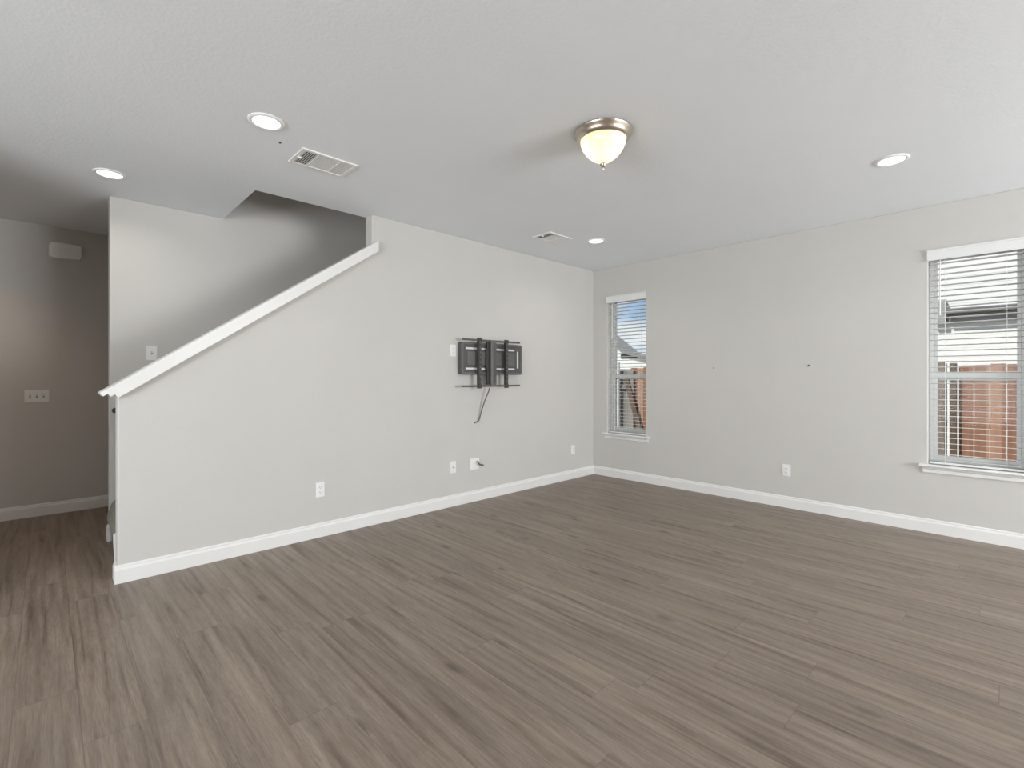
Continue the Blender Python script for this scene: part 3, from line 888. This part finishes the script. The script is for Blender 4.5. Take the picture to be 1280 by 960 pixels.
# ------------------------------------------------------------------ outside
GZ = -0.35
MB().box(-40, 40, T + 0.05, 45, GZ - 0.1, GZ).build('ground', M['grass'])['kind'] = 'structure'
FY = 3.20
def fence(x0, x1, top, label, posts):
    cx = (x0 + x1) / 2
    f = empty('wooden_fence', (cx, FY, GZ), label, 'fence')
    b = MB()
    x = x0
    while x < x1:
        w = min(0.138, x1 - x)
        dz = random.uniform(-0.015, 0.015)
        b.box(x - cx, x + w - cx, -0.009, 0.009 , 0.03, top - GZ + dz)
        x += 0.144
    b.build('boards', M['cedar'], f)
    for z in (0.35, 1.0, top - GZ - 0.25):
        MB().box(x0 - cx, x1 - cx, 0.010, 0.05, z, z + 0.09).build('fence_rail', M['post_wood'], f)
    for px in posts:
        MB().box(px - cx - 0.045, px - cx + 0.045, -0.10, -0.011, 0.0, top - GZ + 0.02).build('post', M['post_wood'], f, bevel=0.005)
    return f
fence(-1.42, 3.345, 1.50, 'reddish cedar board fence behind the corner window and the left strip of the right window', [0.9, 3.28])
fence(3.46, 9.0, 1.47, 'reddish cedar board fence filling the lower half of the right window', [5.9, 8.3])
pst = tag(MB().box(3.375, 3.445, FY - 0.11, FY - 0.02, GZ, 1.49).build('fence_post', M['dark_wood'], None, bevel=0.006, origin=(3.41, FY, GZ)),
          'dark wooden post standing between the two fence runs in the right window', 'post')
# gate seen in the corner window: grey boards, one dark board set diagonally
g = empty('fence_gate', (-1.78, FY - 0.05, GZ), 'grey wooden gate with a dark diagonal board, behind the corner window', 'gate')
b = MB()
x = -0.55
while x < 0.34:
    b.box(x, x + 0.138, -0.009, 0.009, 0.05, 1.82); x += 0.143
b.build('boards', M['gate_wood'], g)
MB().box(-0.05, 0.05, -0.055, -0.011, -0.05, 1.10, Matrix.Rotation(math.radians(-17), 3, 'Y')).build('diagonal_board', M['dark_wood'], g)
g.children[-1].location = (0.46, 0.0, 0.58)
for z in (0.30, 1.42):
    MB().box(-0.55, 0.36, -0.010 - 0.04, -0.010, z, z + 0.09).build('gate_rail', M['gate_wood'], g)
tag(MB().box(-1.665, -1.610, FY - 0.165, FY - 0.111, GZ, 1.62).build('gate_post', M['siding_trim'], None, bevel=0.004, origin=(-1.64, FY - 0.14, GZ)),
    'slim white post in front of the grey gate', 'post')

# neighbour house seen in the right window
nh = empty('neighbor_house', (6.0, 7.0, GZ), 'white lap-sided house with a grey eave, beyond the fence in the right window', 'house')
def nb(x0, x1, y0, y1, z0, z1): return MB().box(x0 - 6, x1 - 6, y0 - 7, y1 - 7, z0 - GZ, z1 - GZ)
nb(2.2, 12.0, 7.15, 14.0, GZ, 6.2).build('wall', M['siding'], nh)
rp = MB().prism([(-0.05, 2.60 - GZ), (0.149, 2.63 - GZ), (0.149, 2.58 - GZ), (-0.05, 2.57 - GZ)], 0, 3.08 - 6, 12.3 - 6)
rf = rp.build('eave_roof', M['shingle'], nh)
nb(3.08, 12.3, 6.92, 7.00, 2.50, 2.60).build('gutter', M['dark_gutter'], nh, bevel=0.01)
nb(3.10, 12.0, 7.10, 7.149, 2.34, 2.50).build('frieze_board', M['gutter'], nh)
nb(2.90, 3.075, 7.00, 7.149, 2.36, 2.80).build('leader_head', M['gutter'], nh, bevel=0.01)
# distant house seen in the corner window
dh = empty('distant_house', (-9.0, 14.0, GZ), 'small white gabled house far behind the fence in the corner window', 'house')
MB().prism([(-2.4, 0), (1.6, 0), (1.6, 2.45), (0.55, 2.75), (-0.9, 3.85), (-2.4, 2.75)], 1, 0.0, 0.8).build('wall', M['siding'], dh)
MB().prism([(-2.6, 2.62), (-0.9, 3.88), (0.62, 2.72), (1.75, 2.45), (1.75, 2.55), (0.66, 2.85), (-0.9, 4.03), (-2.6, 2.76)], 1, -0.15, 0.9).build('gable_roof', M['shingle'], dh)
MB().box(0.28, 1.25, -0.03, 0.02, 2.55, 2.75).build('window', M['slot'], dh)
# trees by the fence
def tree(loc, h, r, label):
    t = empty('tree', loc, label, 'tree')
    MB().tube([(0, 0, 0), (0.03, 0, h * 0.35), (-0.02, 0.04, h * 0.7), (0.0, 0, h * 0.9)], [0.07, 0.055, 0.035, 0.015], 8).build('trunk', M['bark'], t, smooth=True)
    lf = MB()
    for i in range(700):
        d = Vector((random.gauss(0, 1), random.gauss(0, 1), random.gauss(0, 0.8)))
        d = d.normalized() * r * random.random() ** 0.45
        c = Vector((0, 0, h - r * 0.7)) + d
        u = Vector((random.gauss(0, 1), random.gauss(0, 1), random.gauss(0, 1))).normalized()
        v = u.orthogonal().normalized()
        s = random.uniform(0.05, 0.10)
        q = [lf.bm.verts.new(c + u * s), lf.bm.verts.new(c + v * s * 0.45), lf.bm.verts.new(c - u * s), lf.bm.verts.new(c - v * s * 0.45)]
        lf.bm.faces.new(q)
    lf.build('foliage', M['leaf'], t)
tree((-3.55, 8.4, GZ), 2.42, 0.45, 'small leafy tree behind the fence in the corner window')
